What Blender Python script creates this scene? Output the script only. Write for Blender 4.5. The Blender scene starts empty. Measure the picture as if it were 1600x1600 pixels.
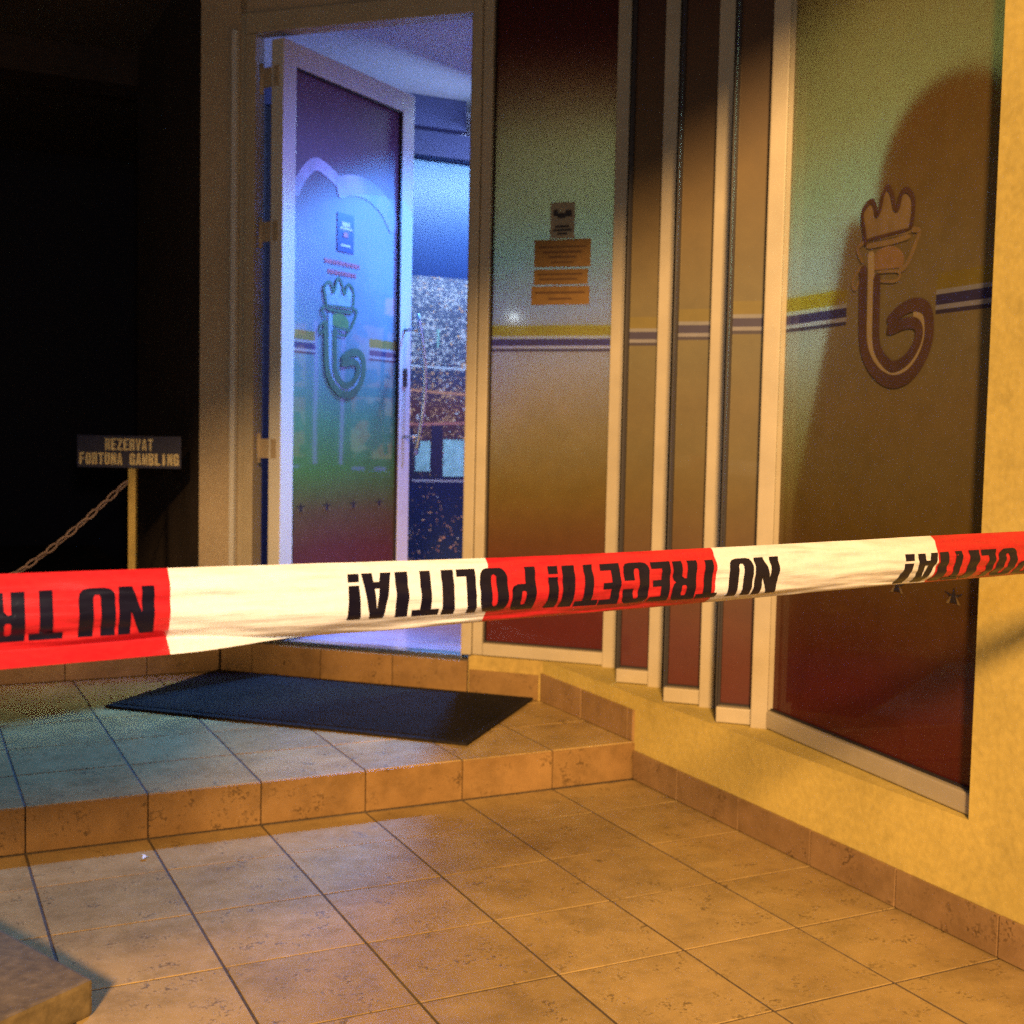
import bpy, bmesh, math, random
from mathutils import Vector, Matrix, noise
random.seed(7)
C = bpy.context.scene.collection
sc = bpy.context.scene

# ------------------------------------------------------------------ camera
cam_d = bpy.data.cameras.new('camera'); cam = bpy.data.objects.new('camera', cam_d); C.objects.link(cam)
cam_d.sensor_width = 36; cam_d.sensor_height = 36; cam_d.lens = 43.5708; cam_d.clip_start = .02; cam_d.clip_end = 200
R0 = (0.8966281858, -0.4422921854, 0.0208690953); R1 = (-0.0097503454, -0.0668423812, -0.9977159049); R2 = (0.4426768880, 0.8943767209, -0.0642452646)
cam.matrix_world = Matrix(((R0[0], -R1[0], -R2[0], 0), (R0[1], -R1[1], -R2[1], 0), (R0[2], -R1[2], -R2[2], 1.09), (0, 0, 0, 1)))
sc.camera = cam
cam_d.dof.use_dof = True; cam_d.dof.focus_distance = 1.7; cam_d.dof.aperture_fstop = 8.5

# ------------------------------------------------------------------ world, lights, exposure
w = bpy.data.worlds.new('World'); sc.world = w; w.use_nodes = True
bg = w.node_tree.nodes['Background']; bg.inputs[0].default_value = (1.0, .46, .40, 1); bg.inputs[1].default_value = .04
sc.view_settings.view_transform = 'Standard'; sc.view_settings.look = 'None'
sc.view_settings.exposure = 0; sc.view_settings.gamma = 1
sc.cycles.use_denoising = False
sc.cycles.max_bounces = 8; sc.cycles.transparent_max_bounces = 8
sc.cycles.sample_clamp_indirect = 2.5; sc.cycles.sample_clamp_direct = 8

def light(name, kind, loc, target, power, color, size=.3, size_y=None, spot=None, blend=.3):
    d = bpy.data.lights.new(name, kind); d.energy = power; d.color = color
    if kind == 'AREA':
        d.shape = 'RECTANGLE' if size_y else 'DISK'; d.size = size
        if size_y: d.size_y = size_y
    else:
        d.shadow_soft_size = size
    if kind == 'SPOT': d.spot_size = math.radians(spot); d.spot_blend = blend
    o = bpy.data.objects.new(name, d); C.objects.link(o); o.location = loc
    if target is not None:
        o.rotation_euler = (Vector(target) - Vector(loc)).to_track_quat('-Z', 'Y').to_euler()
    return o
# the sodium street lamp behind the camera, cut off above by the canopy edge
light('street_lamp_light', 'SPOT', (-7, -12.6, 8), (1.3, 3, 0), 29000, (1, .57, .20), size=.95, spot=40)
# lamp of the phone that takes the picture
light('phone_light', 'AREA', (0.03, -.05, 1.32), (.9, 2.0, .85), 14, (1, .92, .82), size=.12)
# gaming room lamps, with added spots for a pane and the door leaf
light('room_lamp_by_door', 'SPOT', (2.45, 5.18, 2.45), (.62, 4.15, .15), 600, (.08, .36, 1), size=.09, spot=58, blend=.6)
light('room_ceiling_lamp', 'AREA', (2.3, 5.5, 2.86), (2.3, 5.5, 0), 4.5, (.30, .42, 1), size=.7, size_y=.5)
light('mural_lamp', 'AREA', (3.1, 5.7, 2.62), (2.7, 6.5, 1.5), 36, (.42, .66, 1), size=1.6, size_y=.15)
light('room_lamp_right', 'SPOT', (4.7, 2.55, 2.1), (2.1, 2.35, 1.62), 1150, (.60, .95, .55), size=.30, spot=38, blend=.5)
light('pane_backlight', 'SPOT', (3.0, 4.35, 2.2), (2.05, 3.90, 1.6), 170, (.50, .88, .78), size=.16, spot=84, blend=.7)  # green-white backlight added behind the pane beside the door
light('door_leaf_fill', 'SPOT', (3.3, 3.75, 2.5), (1.66, 4.92, 1.3), 200, (.24, .28, 1), size=.25, spot=62, blend=.6)  # violet spot added to tint the open door leaf, apart from the machines
light('room_lamp_low', 'POINT', (2.9, 4.2, 1.9), None, 3, (.22, .30, 1), size=.12)
# a far lamp down the road on the left, seen only as a glint in the glass
light('far_lamp', 'POINT', (-8.2, -.97, 2.52), None, 40, (.8, .95, 1), size=.055)

# ------------------------------------------------------------------ node helpers
class NT:
    def __init__(s, name):
        s.m = bpy.data.materials.new(name); s.m.use_nodes = True; s.t = s.m.node_tree
        s.t.nodes.clear(); s.out = s.t.nodes.new('ShaderNodeOutputMaterial')
    def n(s, typ, **kw):
        nd = s.t.nodes.new(typ)
        for k, v in kw.items():
            if k.startswith('i_'): s.set(nd.inputs[k[2:].replace('_', ' ')], v)
            else: setattr(nd, k, v)
        return nd
    def set(s, sock, v):
        if isinstance(v, bpy.types.NodeSocket): s.t.links.new(v, sock)
        else: sock.default_value = v
    def math(s, op, a, b=0.0, c=0.0):
        nd = s.t.nodes.new('ShaderNodeMath'); nd.operation = op
        s.set(nd.inputs[0], a); s.set(nd.inputs[1], b); s.set(nd.inputs[2], c); return nd.outputs[0]
    def mix(s, f, a, b, mode='MIX'):
        nd = s.t.nodes.new('ShaderNodeMix'); nd.data_type = 'RGBA'; nd.blend_type = mode
        s.set(nd.inputs[0], f); s.set(nd.inputs[6], a); s.set(nd.inputs[7], b); return nd.outputs[2]
    def ramp(s, f, stops, interp='LINEAR'):
        nd = s.t.nodes.new('ShaderNodeValToRGB'); s.set(nd.inputs[0], f); cr = nd.color_ramp; cr.interpolation = interp
        while len(cr.elements) > 1: cr.elements.remove(cr.elements[-1])
        for i, (p, c) in enumerate(stops):
            e = cr.elements[0] if i == 0 else cr.elements.new(p)
            e.position = p; e.color = (*c, 1) if len(c) == 3 else c
        return nd.outputs[0]
    def noise(s, scale, detail=3, vec=None, rough=.5):
        nd = s.n('ShaderNodeTexNoise'); nd.inputs['Scale'].default_value = scale; nd.inputs['Detail'].default_value = detail
        nd.inputs['Roughness'].default_value = rough
        if vec is not None: s.set(nd.inputs['Vector'], vec)
        return nd.outputs['Fac']
    def pos(s): return s.n('ShaderNodeNewGeometry').outputs['Position']
    def bump(s, h, strength, dist=.002):
        nd = s.n('ShaderNodeBump'); nd.inputs['Strength'].default_value = strength; nd.inputs['Distance'].default_value = dist
        s.set(nd.inputs['Height'], h); return nd.outputs[0]
    def pbsdf(s, **kw):
        nd = s.n('ShaderNodeBsdfPrincipled')
        for k, v in kw.items(): s.set(nd.inputs[k.replace('_', ' ')], v)
        return nd
    def finish(s, sh): s.t.links.new(sh, s.out.inputs[0]); return s.m
def c4(c): return (*c, 1)

def plain(name, col, rough=.5, metal=0, var=.12, scale=30, bump=.15, coat=0, dist=.0015, stain=0, spec=.5):
    t = NT(name); p = t.pos()
    n1 = t.noise(scale, 4, p); n2 = t.noise(3.2, 3, p)
    f = t.math('ADD', t.math('MULTIPLY', n1, .5), t.math('MULTIPLY', n2, .5))
    dark = tuple(x * (1 - var * 1.6) for x in col); lite = tuple(min(1, x * (1 + var)) for x in col)
    cc = t.ramp(f, [(.36, dark), (.64, lite)])
    if stain:
        s2 = t.ramp(t.noise(9, 5, p, .7), [(.54, (0, 0, 0)), (.70, (1, 1, 1))])
        cc = t.mix(t.math('MULTIPLY', s2, stain), cc, c4(tuple(x * .45 for x in col)))
    b = t.pbsdf(Base_Color=cc, Roughness=t.math('ADD', t.math('MULTIPLY', n2, .2), rough - .1), Metallic=metal, Coat_Weight=coat, Specular_IOR_Level=spec, Normal=t.bump(n1, bump, dist))
    return t.finish(b.outputs[0])

def tile_mat(name, base, rough=.34):
    t = NT(name); p = t.pos(); oi = t.n('ShaderNodeObjectInfo')
    rnd = oi.outputs['Random']
    sh = t.n('ShaderNodeVectorMath', operation='ADD'); t.set(sh.inputs[0], p)
    cb = t.n('ShaderNodeCombineXYZ'); t.set(cb.inputs[0], t.math('MULTIPLY', rnd, 9.0)); t.set(cb.inputs[1], t.math('MULTIPLY', rnd, 5.3)); t.set(sh.inputs[1], cb.outputs[0])
    v = sh.outputs[0]
    big = t.noise(7, 4, v, .6); mid = t.noise(26, 5, v, .65); fine = t.noise(120, 3, v, .6)
    d = tuple(x * .78 for x in base); l = tuple(min(1, x * 1.12) for x in base)
    cc = t.ramp(t.math('ADD', t.math('MULTIPLY', big, .6), t.math('MULTIPLY', mid, .4)), [(.38, d), (.5, base), (.62, l)])
    sp = t.ramp(t.math('MULTIPLY', t.math('ADD', fine, mid), .5), [(.535, (0, 0, 0)), (.58, (1, 1, 1))])
    gate = t.ramp(t.noise(11, 3, v), [(.46, (0, 0, 0)), (.6, (1, 1, 1))])
    cc = t.mix(t.math('MULTIPLY', t.math('MULTIPLY', sp, gate), .8), cc, c4(tuple(x * .30 for x in base)))
    # each tile a little lighter or darker
    hv = t.n('ShaderNodeHueSaturation'); t.set(hv.inputs['Color'], cc); t.set(hv.inputs['Value'], t.math('ADD', t.math('MULTIPLY', rnd, .16), .92))
    # traffic dirt
    dirt = t.ramp(t.noise(1.7, 5, p, .65), [(.42, (1, 1, 1)), (.66, (.74, .70, .66))])
    cc = t.mix(1.0, hv.outputs[0], dirt, 'MULTIPLY')
    rr = t.math('ADD', t.math('MULTIPLY', mid, .35), rough - .17)
    b = t.pbsdf(Base_Color=cc, Roughness=rr, Normal=t.bump(t.math('ADD', mid, t.math('MULTIPLY', fine, .4)), .22, .0016))
    return t.finish(b.outputs[0])

FILM = [(.30, (.24, .026, .032)), (.45, (.25, .042, .048)), (.58, (.25, .080, .05)), (.74, (.30, .16, .07)), (.90, (.34, .24, .08)), (1.04, (.38, .31, .17)),
        (1.18, (.41, .33, .21)), (1.34, (.42, .37, .27)), (1.52, (.42, .35, .23)), (1.70, (.40, .29, .15)), (1.86, (.36, .23, .10)),
        (2.00, (.28, .16, .075)), (2.18, (.22, .11, .06)), (2.36, (.18, .07, .045)), (2.50, (.14, .032, .034)), (2.9, (.10, .012, .025))]
BACK = [(.30, (.20, .01, .02)), (.60, (.22, .06, .03)), (.85, (.28, .24, .06)), (1.10, (.40, .40, .26)), (1.34, (.50, .56, .56)), (1.55, (.46, .58, .60)),
        (1.75, (.40, .52, .42)), (1.92, (.42, .44, .28)), (2.14, (.42, .38, .22)), (2.38, (.36, .22, .12)), (2.54, (.24, .05, .05)), (2.9, (.14, .01, .02))]
DOORFILM = [(.30, (.22, .04, .05)), (.58, (.24, .07, .06)), (.74, (.22, .14, .06)), (.92, (.15, .36, .08)), (1.12, (.16, .44, .24)), (1.34, (.24, .46, .50)), (1.55, (.34, .50, .66)),  # door print with the room's blue light mixed into its colours
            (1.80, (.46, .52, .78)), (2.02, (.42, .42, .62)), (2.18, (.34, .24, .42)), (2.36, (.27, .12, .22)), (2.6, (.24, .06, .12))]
def film_mat(name, gap=None, transl=.55, fs=.68, front=None, back=None, tone=(1.03, .94, .68)):
    """printed window film behind glass: colour bands by height and two lines at chest height"""
    t = NT(name); p = t.pos(); sp = t.n('ShaderNodeSeparateXYZ'); t.set(sp.inputs[0], p); z = sp.outputs[2]
    wob = t.math('MULTIPLY', t.math('SUBTRACT', t.noise(1.6, 2, p), .5), .16)
    zz = t.math('MULTIPLY', t.math('ADD', z, wob), 1 / 3.0)
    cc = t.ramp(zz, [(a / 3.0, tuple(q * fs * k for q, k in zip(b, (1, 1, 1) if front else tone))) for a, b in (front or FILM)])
    cb = t.ramp(zz, [(a / 3.0, tuple(q * (.85, .72, .78)[i] for i, q in enumerate(b))) for a, b in (back or BACK)])
    def band(lo, hi): return t.math('MULTIPLY', t.math('GREATER_THAN', z, lo), t.math('LESS_THAN', z, hi))
    m = None
    if gap:
        dx, dy, ox, oy, lo, hi = gap
        u = t.math('ADD', t.math('MULTIPLY', t.math('SUBTRACT', sp.outputs[0], ox), dx), t.math('MULTIPLY', t.math('SUBTRACT', sp.outputs[1], oy), dy))
        m = t.math('SUBTRACT', 1.0, t.math('MULTIPLY', t.math('GREATER_THAN', u, lo), t.math('LESS_THAN', u, hi)))
    for lo, hi, col in ((1.437, 1.474, (.40, .31, .08)), (1.402, 1.426, (.09, .075, .20)), (1.381, 1.391, (.10, .08, .14)), (1.391, 1.402, (.48, .47, .56)), (1.426, 1.437, (.48, .48, .54))):
        f = band(lo, hi)
        if m is not None: f = t.math('MULTIPLY', f, m)
        cc = t.mix(f, cc, c4(tuple(q * min(1, fs + .1) for q in col))); cb = t.mix(f, cb, c4(col))
    grain = t.ramp(t.noise(14, 5, p, .7), [(.3, (.86, .86, .86)), (.7, (1.06, 1.06, 1.06))])
    cc = t.mix(1.0, cc, grain, 'MULTIPLY')
    b = t.pbsdf(Base_Color=cc, Roughness=.45, Coat_Weight=1.0, Coat_Roughness=.035)
    wav = t.bump(t.noise(2.3, 1, p), .25, .004); t.set(b.inputs['Coat Normal'], wav)
    tr = t.n('ShaderNodeBsdfTranslucent'); t.set(tr.inputs[0], cb)
    mx = t.n('ShaderNodeMixShader'); mx.inputs[0].default_value = transl
    t.t.links.new(b.outputs[0], mx.inputs[1]); t.t.links.new(tr.outputs[0], mx.inputs[2])
    return t.finish(mx.outputs[0])

def emit(name, col, st):
    t = NT(name); b = t.pbsdf(Base_Color=c4(col), Emission_Color=c4(col), Emission_Strength=st, Roughness=.3); return t.finish(b.outputs[0])

def screen_mat(name, cols, st):
    t = NT(name); p = t.pos(); v = t.n('ShaderNodeTexVoronoi', feature='F1'); t.set(v.inputs['Vector'], p); v.inputs['Scale'].default_value = 16
    sp = t.n('ShaderNodeSeparateColor'); t.set(sp.inputs[0], v.outputs['Color'])
    cc = t.ramp(sp.outputs[0], [(i / (len(cols) - 1), c) for i, c in enumerate(cols)], 'CONSTANT')
    b = t.pbsdf(Base_Color=c4((.02, .02, .02)), Emission_Color=cc, Emission_Strength=st, Roughness=.1); return t.finish(b.outputs[0])

def mural_mat():
    """photo wallpaper of a city at night seen from above"""
    t = NT('city_mural_print'); p = t.pos(); sp = t.n('ShaderNodeSeparateXYZ'); t.set(sp.inputs[0], p); x, z = sp.outputs[0], sp.outputs[2]
    sky = t.ramp(t.math('MULTIPLY', z, 1 / 3.0), [(1.95 / 3, (.02, .06, .24)), (2.15 / 3, (.035, .10, .32)), (2.4 / 3, (.08, .20, .42)), (2.7 / 3, (.12, .26, .45))])
    gnd = t.ramp(t.math('MULTIPLY', z, 1 / 3.0), [(.3 / 3, (.02, .035, .09)), (.8 / 3, (.02, .03, .10)), (.86 / 3, (.05, .05, .08)), (1.2 / 3, (.14, .05, .06)), (1.4 / 3, (.05, .07, .15)), (1.6 / 3, (.09, .12, .2)), (1.93 / 3, (.14, .18, .3))])
    vx = t.n('ShaderNodeCombineXYZ'); t.set(vx.inputs[0], x); t.set(vx.inputs[1], t.math('MULTIPLY', z, 1.5))
    col = gnd
    dens = t.ramp(t.math('MULTIPLY', z, 1 / 3.0), [(.3 / 3, (.12,) * 3), (.8 / 3, (.05,) * 3), (1.0 / 3, (.4,) * 3), (1.35 / 3, (.5,) * 3), (1.5 / 3, (.75,) * 3), (1.85 / 3, (.85,) * 3), (1.95 / 3, (.7,) * 3)])
    patch = t.ramp(t.noise(5.5, 4, vx.outputs[0], .6), [(.36, (.25,) * 3), (.6, (1,) * 3)])
    for sc_, thr in ((46, .54), (84, .54)):
        v = t.n('ShaderNodeTexVoronoi', feature='F1'); t.set(v.inputs['Vector'], vx.outputs[0]); v.inputs['Scale'].default_value = sc_
        cs = t.n('ShaderNodeSeparateColor'); t.set(cs.inputs[0], v.outputs['Color'])
        dot = t.ramp(v.outputs['Distance'], [(.16, (1,) * 3), (thr, (0,) * 3)])
        on = t.math('LESS_THAN', cs.outputs[0], t.math('MULTIPLY', dens, patch))
        hot = t.ramp(t.math('MULTIPLY', z, 1 / 3.0), [(1.0 / 3, (.9,) * 3), (1.42 / 3, (.75,) * 3), (1.5 / 3, (.10,) * 3)])
        warm = t.math('LESS_THAN', cs.outputs[1], hot)
        lc = t.mix(warm, c4((.95, 1, 1)), c4((1, .55, .25)))
        col = t.mix(t.math('MULTIPLY', dot, on), col, lc)
    for lo, hi, cc, dx in ((1.44, 1.452, (.75, .9, 1), .02), (.80, .812, (.6, .55, .6), .01), (1.30, 1.315, (.8, .35, .18), .05), (1.12, 1.135, (.7, .25, .2), -.04)):
        zz = t.math('ADD', z, t.math('MULTIPLY', t.math('SUBTRACT', x, 2.7), dx))
        f = t.math('MULTIPLY', t.math('GREATER_THAN', zz, lo), t.math('LESS_THAN', zz, hi))
        col = t.mix(t.math('MULTIPLY', f, .8), col, c4(cc))
    col = t.mix(t.math('GREATER_THAN', z, 1.95), col, sky)
    b = t.pbsdf(Base_Color=col, Roughness=.35)
    return t.finish(b.outputs[0])

M = {
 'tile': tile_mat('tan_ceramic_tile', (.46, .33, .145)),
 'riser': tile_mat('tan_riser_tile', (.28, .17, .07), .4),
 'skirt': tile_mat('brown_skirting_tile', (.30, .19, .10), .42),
 'grout': plain('dark_grout', (.10, .075, .055), .85, var=.3, scale=60),
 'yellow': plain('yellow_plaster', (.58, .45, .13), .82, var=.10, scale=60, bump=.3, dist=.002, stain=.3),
 'yellow_dull': plain('dimmed_stained_yellow_plaster', (.40, .29, .09), .85, var=.15, scale=40, bump=.3, stain=.5),  # stained copy of the yellow plaster, darkened to dim the lamp-facing plinth
 'cream': plain('cream_pvc', (.42, .37, .29), .38, var=.05, scale=14, bump=.05, stain=.12),
 'white': plain('white_pvc', (.60, .60, .62), .30, var=.03, scale=14, bump=.03),
 'plaster': plain('beige_plaster', (.44, .36, .27), .8, var=.10, scale=70, bump=.4, dist=.003),
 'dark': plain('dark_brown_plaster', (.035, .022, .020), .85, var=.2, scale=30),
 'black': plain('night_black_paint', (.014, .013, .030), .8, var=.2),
 'asphalt': plain('dark_asphalt', (.045, .042, .04), .9, var=.3, scale=120, bump=.6),
 'ceiling': plain('canopy_ceiling_paint', (.07, .055, .05), .8, var=.08),
 'stone': plain('tan_stone', (.16, .12, .06), .85, var=.3, scale=45, bump=.5, stain=.4),
 'gasket': plain('black_rubber_gasket', (.02, .015, .02), .6, var=.1),
 'steel': plain('brushed_steel', (.62, .62, .66), .25, metal=1, var=.05),
 'roomwall': plain('room_wall_paint', (.45, .42, .60), .7, var=.04),
 'roomceil': plain('room_ceiling_paint', (.62, .62, .72), .7, var=.04),
 'roomfloor': plain('room_floor_tiles', (.34, .27, .42), .25, var=.10, scale=12),
 'valance': plain('navy_valance', (.035, .035, .12), .7, var=.1),
 'mat': plain('charcoal_ribbed_rubber', (.022, .019, .022), 1.0, var=.3, scale=160, bump=.8, dist=.004, stain=.5, spec=.12),
 'film': film_mat('printed_window_film'),
 'filmslim': film_mat('printed_window_film_dimmed', transl=.04, fs=.34, tone=(1, .95, .62)),  # window film copy, darkened and nearly opaque to keep the slim panes shaded
 'film5': film_mat('printed_window_film_with_gap', gap=(0, 1, 0, 0, 2.152, 2.496)),
 'filmdoor': film_mat('printed_door_film_blue_lit', gap=(.82, .572, 1.312, 4.67, .23, .60), transl=.35, fs=.74, front=DOORFILM, back=DOORFILM),
 'logo_d': plain('brown_emblem_vinyl', (.070, .036, .020), .5, var=.15),
 'logo_m': plain('olive_emblem_vinyl', (.17, .115, .05), .5, var=.12),
 'logo_l': plain('pale_emblem_vinyl', (.25, .19, .105), .5, var=.05),
 'logo_o': plain('orange_emblem_vinyl', (.19, .115, .05), .5, var=.12),
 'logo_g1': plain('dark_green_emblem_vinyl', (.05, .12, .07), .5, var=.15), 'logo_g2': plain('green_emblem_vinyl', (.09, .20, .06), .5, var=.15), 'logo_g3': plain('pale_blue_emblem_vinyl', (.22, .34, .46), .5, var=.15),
 'logo_f': plain('tan_emblem_vinyl', (.18, .125, .06), .5, var=.12),
 'arc': plain('pale_reflection_tint', (.34, .38, .60), .5, var=.35, scale=9),
 'blueprint': plain('navy_print', (.02, .03, .20), .5), 'whiteprint': plain('white_print', (.7, .7, .72), .5),
 'redprint': plain('red_print', (.45, .10, .14), .5), 'blackprint': plain('black_print', (.02, .015, .02), .5),
 'notice': plain('ochre_notice_vinyl', (.24, .13, .035), .6, var=.14, scale=40), 'noticetext': plain('brown_notice_print', (.11, .05, .02), .6),
 'sticker': plain('pale_sticker_paper', (.28, .25, .19), .6),
 'signblue': plain('dark_blue_sign', (.018, .020, .07), .5), 'signtext': plain('cream_sign_letters', (.75, .62, .35), .6),
 'poleyel': plain('mustard_pole_paint', (.42, .31, .09), .5, stain=.3),
 'chain': plain('pale_plastic_chain', (.30, .22, .23), .6),
 'cab': plain('black_cabinet', (.03, .03, .04), .3, coat=.4), 'chrome': plain('machine_chrome', (.7, .7, .75), .12, metal=1),
 'purple': emit('purple_light_strip', (.28, .16, 1), 5.0), 'violet': emit('violet_button_light', (.22, .10, 1), 4),
 'screen': screen_mat('slot_screen', [(.9, .25, .2), (.1, .1, .35), (1, .6, .4), (.05, .05, .1), (.9, .7, .7), (.1, .05, .2)], 1.5),
 'orange': emit('orange_display', (1, .42, .15), 3.0),
 'lampglass': emit('cool_lamp_glass', (.6, .75, 1), 2.5),
}
def tape_mat(name, col, dark):
    t = NT(name); p = t.pos(); mp = t.n('ShaderNodeMapping'); t.set(mp.inputs[0], p); mp.inputs['Scale'].default_value = (3, 3, 40)
    mp.inputs['Rotation'].default_value = (0, .25, 0)
    n = t.noise(3.0, 4, mp.outputs[0], .55); n2 = t.noise(160, 2, p)
    cc = t.ramp(t.math('ADD', t.math('MULTIPLY', n, .6), t.math('MULTIPLY', n2, .4)), [(.35, dark), (.6, col)])
    b = t.pbsdf(Base_Color=cc, Roughness=.30, Specular_IOR_Level=.5, Normal=t.bump(n, .5, .004))
    tr = t.n('ShaderNodeBsdfTranslucent'); t.set(tr.inputs[0], cc)
    mx = t.n('ShaderNodeMixShader'); mx.inputs[0].default_value = .22
    t.t.links.new(b.outputs[0], mx.inputs[1]); t.t.links.new(tr.outputs[0], mx.inputs[2]); return t.finish(mx.outputs[0])
M['tapew'] = tape_mat('white_plastic_film', (.86, .86, .86), (.76, .75, .75))
M['taper'] = tape_mat('red_plastic_film', (.60, .022, .030), (.46, .014, .024))
M['tapek'] = plain('black_tape_ink', (.007, .006, .016), .30, var=.2, spec=.25)
M['mural'] = mural_mat()

# ------------------------------------------------------------------ mesh helpers
WORLD = ((0, 0), (1, 0), (0, 1))
def fr(o, ux):
    l = math.hypot(*ux); ux = (ux[0] / l, ux[1] / l); return (o, ux, (-ux[1], ux[0]))
class MB:
    def __init__(s): s.bm = bmesh.new()
    def box(s, x0, x1, y0, y1, z0, z1, f=WORLD, bev=0.0):
        vs = []
        for z in (z0, z1):
            for x, y in ((x0, y0), (x1, y0), (x1, y1), (x0, y1)):
                vs.append(s.bm.verts.new((f[0][0] + f[1][0] * x + f[2][0] * y, f[0][1] + f[1][1] * x + f[2][1] * y, z)))
        fs = [s.bm.faces.new([vs[i] for i in q]) for q in ((3, 2, 1, 0), (4, 5, 6, 7), (0, 1, 5, 4), (1, 2, 6, 5), (2, 3, 7, 6), (3, 0, 4, 7))]
        if bev:
            es = {e for fc in fs for e in fc.edges}
            bmesh.ops.bevel(s.bm, geom=list(es), offset=bev, segments=2, affect='EDGES', profile=.6)
        return s
    def prism(s, pts, z0, z1, bev=0.0):
        a = [s.bm.verts.new((x, y, z0)) for x, y in pts]; b = [s.bm.verts.new((x, y, z1)) for x, y in pts]; n = len(pts)
        fs = [s.bm.faces.new(a[::-1]), s.bm.faces.new(b)] + [s.bm.faces.new((a[i], a[(i + 1) % n], b[(i + 1) % n], b[i])) for i in range(n)]
        if bev: bmesh.ops.bevel(s.bm, geom=list({e for fc in fs for e in fc.edges}), offset=bev, segments=2, affect='EDGES', profile=.6)
        return s
    def tube(s, pts, r, seg=8, closed=False):
        pts = [Vector(p) for p in pts]; n = len(pts); rings = []
        for i, p in enumerate(pts):
            a = pts[(i - 1) % n] if closed else pts[max(i - 1, 0)]; b = pts[(i + 1) % n] if closed else pts[min(i + 1, n - 1)]
            d = (b - a).normalized(); up = Vector((0, 0, 1)) if abs(d.z) < .95 else Vector((1, 0, 0))
            u = d.cross(up).normalized(); v = d.cross(u).normalized()
            rings.append([s.bm.verts.new(p + u * math.cos(2 * math.pi * k / seg) * r + v * math.sin(2 * math.pi * k / seg) * r) for k in range(seg)])
        m = n if closed else n - 1
        for i in range(m):
            A, B = rings[i], rings[(i + 1) % n]
            for k in range(seg):
                fc = s.bm.faces.new((A[k], A[(k + 1) % seg], B[(k + 1) % seg], B[k])); fc.smooth = True
        if not closed: s.bm.faces.new(rings[0][::-1]); s.bm.faces.new(rings[-1])
        return s
    def cyl(s, p, r, z0, z1, seg=16): return s.tube([(p[0], p[1], z0), (p[0], p[1], z1)], r, seg)
    def build(s, name, mat, parent=None, label=None, cat=None, group=None, kind=None, origin=None):
        bm = s.bm; bmesh.ops.recalc_face_normals(bm, faces=bm.faces)
        co = [v.co for v in bm.verts]
        if origin is None:
            lo = [min(c[i] for c in co) for i in range(3)]; hi = [max(c[i] for c in co) for i in range(3)]
            origin = Vector(((lo[0] + hi[0]) / 2, (lo[1] + hi[1]) / 2, lo[2]))
        else: origin = Vector(origin)
        for v in bm.verts: v.co -= origin
        me = bpy.data.meshes.new(name); bm.to_mesh(me); bm.free()
        for m_ in (mat if isinstance(mat, (list, tuple)) else [mat]): me.materials.append(M[m_] if isinstance(m_, str) else m_)
        return place(name, me, origin, parent, label, cat, group, kind)
def wloc(o):
    v = Vector((0, 0, 0))
    while o is not None: v += o.location; o = o.parent
    return v
def place(name, me, loc, parent=None, label=None, cat=None, group=None, kind=None):
    o = bpy.data.objects.new(name, me); C.objects.link(o)
    if parent is not None: o.parent = parent; o.location = Vector(loc) - wloc(parent)
    else: o.location = loc
    tag(o, label, cat, group, kind); return o
def tag(o, label=None, cat=None, group=None, kind=None):
    if label: o['label'] = label
    if cat: o['category'] = cat
    if group: o['group'] = group
    if kind: o['kind'] = kind
def empty(name, loc, label=None, cat=None, group=None, kind=None):
    o = bpy.data.objects.new(name, None); o.empty_display_size = .1; C.objects.link(o); o.location = loc; tag(o, label, cat, group, kind); return o

# ------------------------------------------------------------------ ground and terraces
MB().box(-40, 40, -40, 40, -.10, -.03).build('ground', 'asphalt', kind='structure')
TS = .302; XG = 2.088; JW = .003
floor = MB().box(-1.85, XG, .27, 3.288, -.03, -.0014).build('floor', 'grout', kind='structure', origin=(0, 2, -.03))
_tm = {}
def tile_mesh(wx, wy, th, key='tile'):
    k = (round(wx, 3), round(wy, 3), th, key)
    if k not in _tm:
        m = MB().box(-wx / 2, wx / 2, -wy / 2, wy / 2, 0, th, bev=.0007); me = bpy.data.meshes.new(key)
        bmesh.ops.recalc_face_normals(m.bm, faces=m.bm.faces); m.bm.to_mesh(me); m.bm.free(); me.materials.append(M['tile']); _tm[k] = me
    return _tm[k]
def tile_grid(parent, x0, x1, ys, ztop, keep=lambda x, y: True):
    nx = int(round((x1 - x0) / TS))
    for j in range(len(ys) - 1):
        for i in range(nx):
            cx = x0 + (i + .5) * TS; cy = (ys[j] + ys[j + 1]) / 2; wy = ys[j + 1] - ys[j]
            if not keep(cx, cy): continue
            o = place('tile', tile_mesh(TS - .0065, wy - 2 * JW, .008), (cx, cy, ztop - .008 + random.uniform(-.0005, .0005)), parent)
            o.rotation_euler = (random.uniform(-.0012, .0012), random.uniform(-.0012, .0012), 0)
YJ = [3.036 - .302 * k for k in range(9)][::-1] + [3.286]
tile_grid(floor, XG - 12 * TS, XG, YJ, 0.0)
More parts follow.
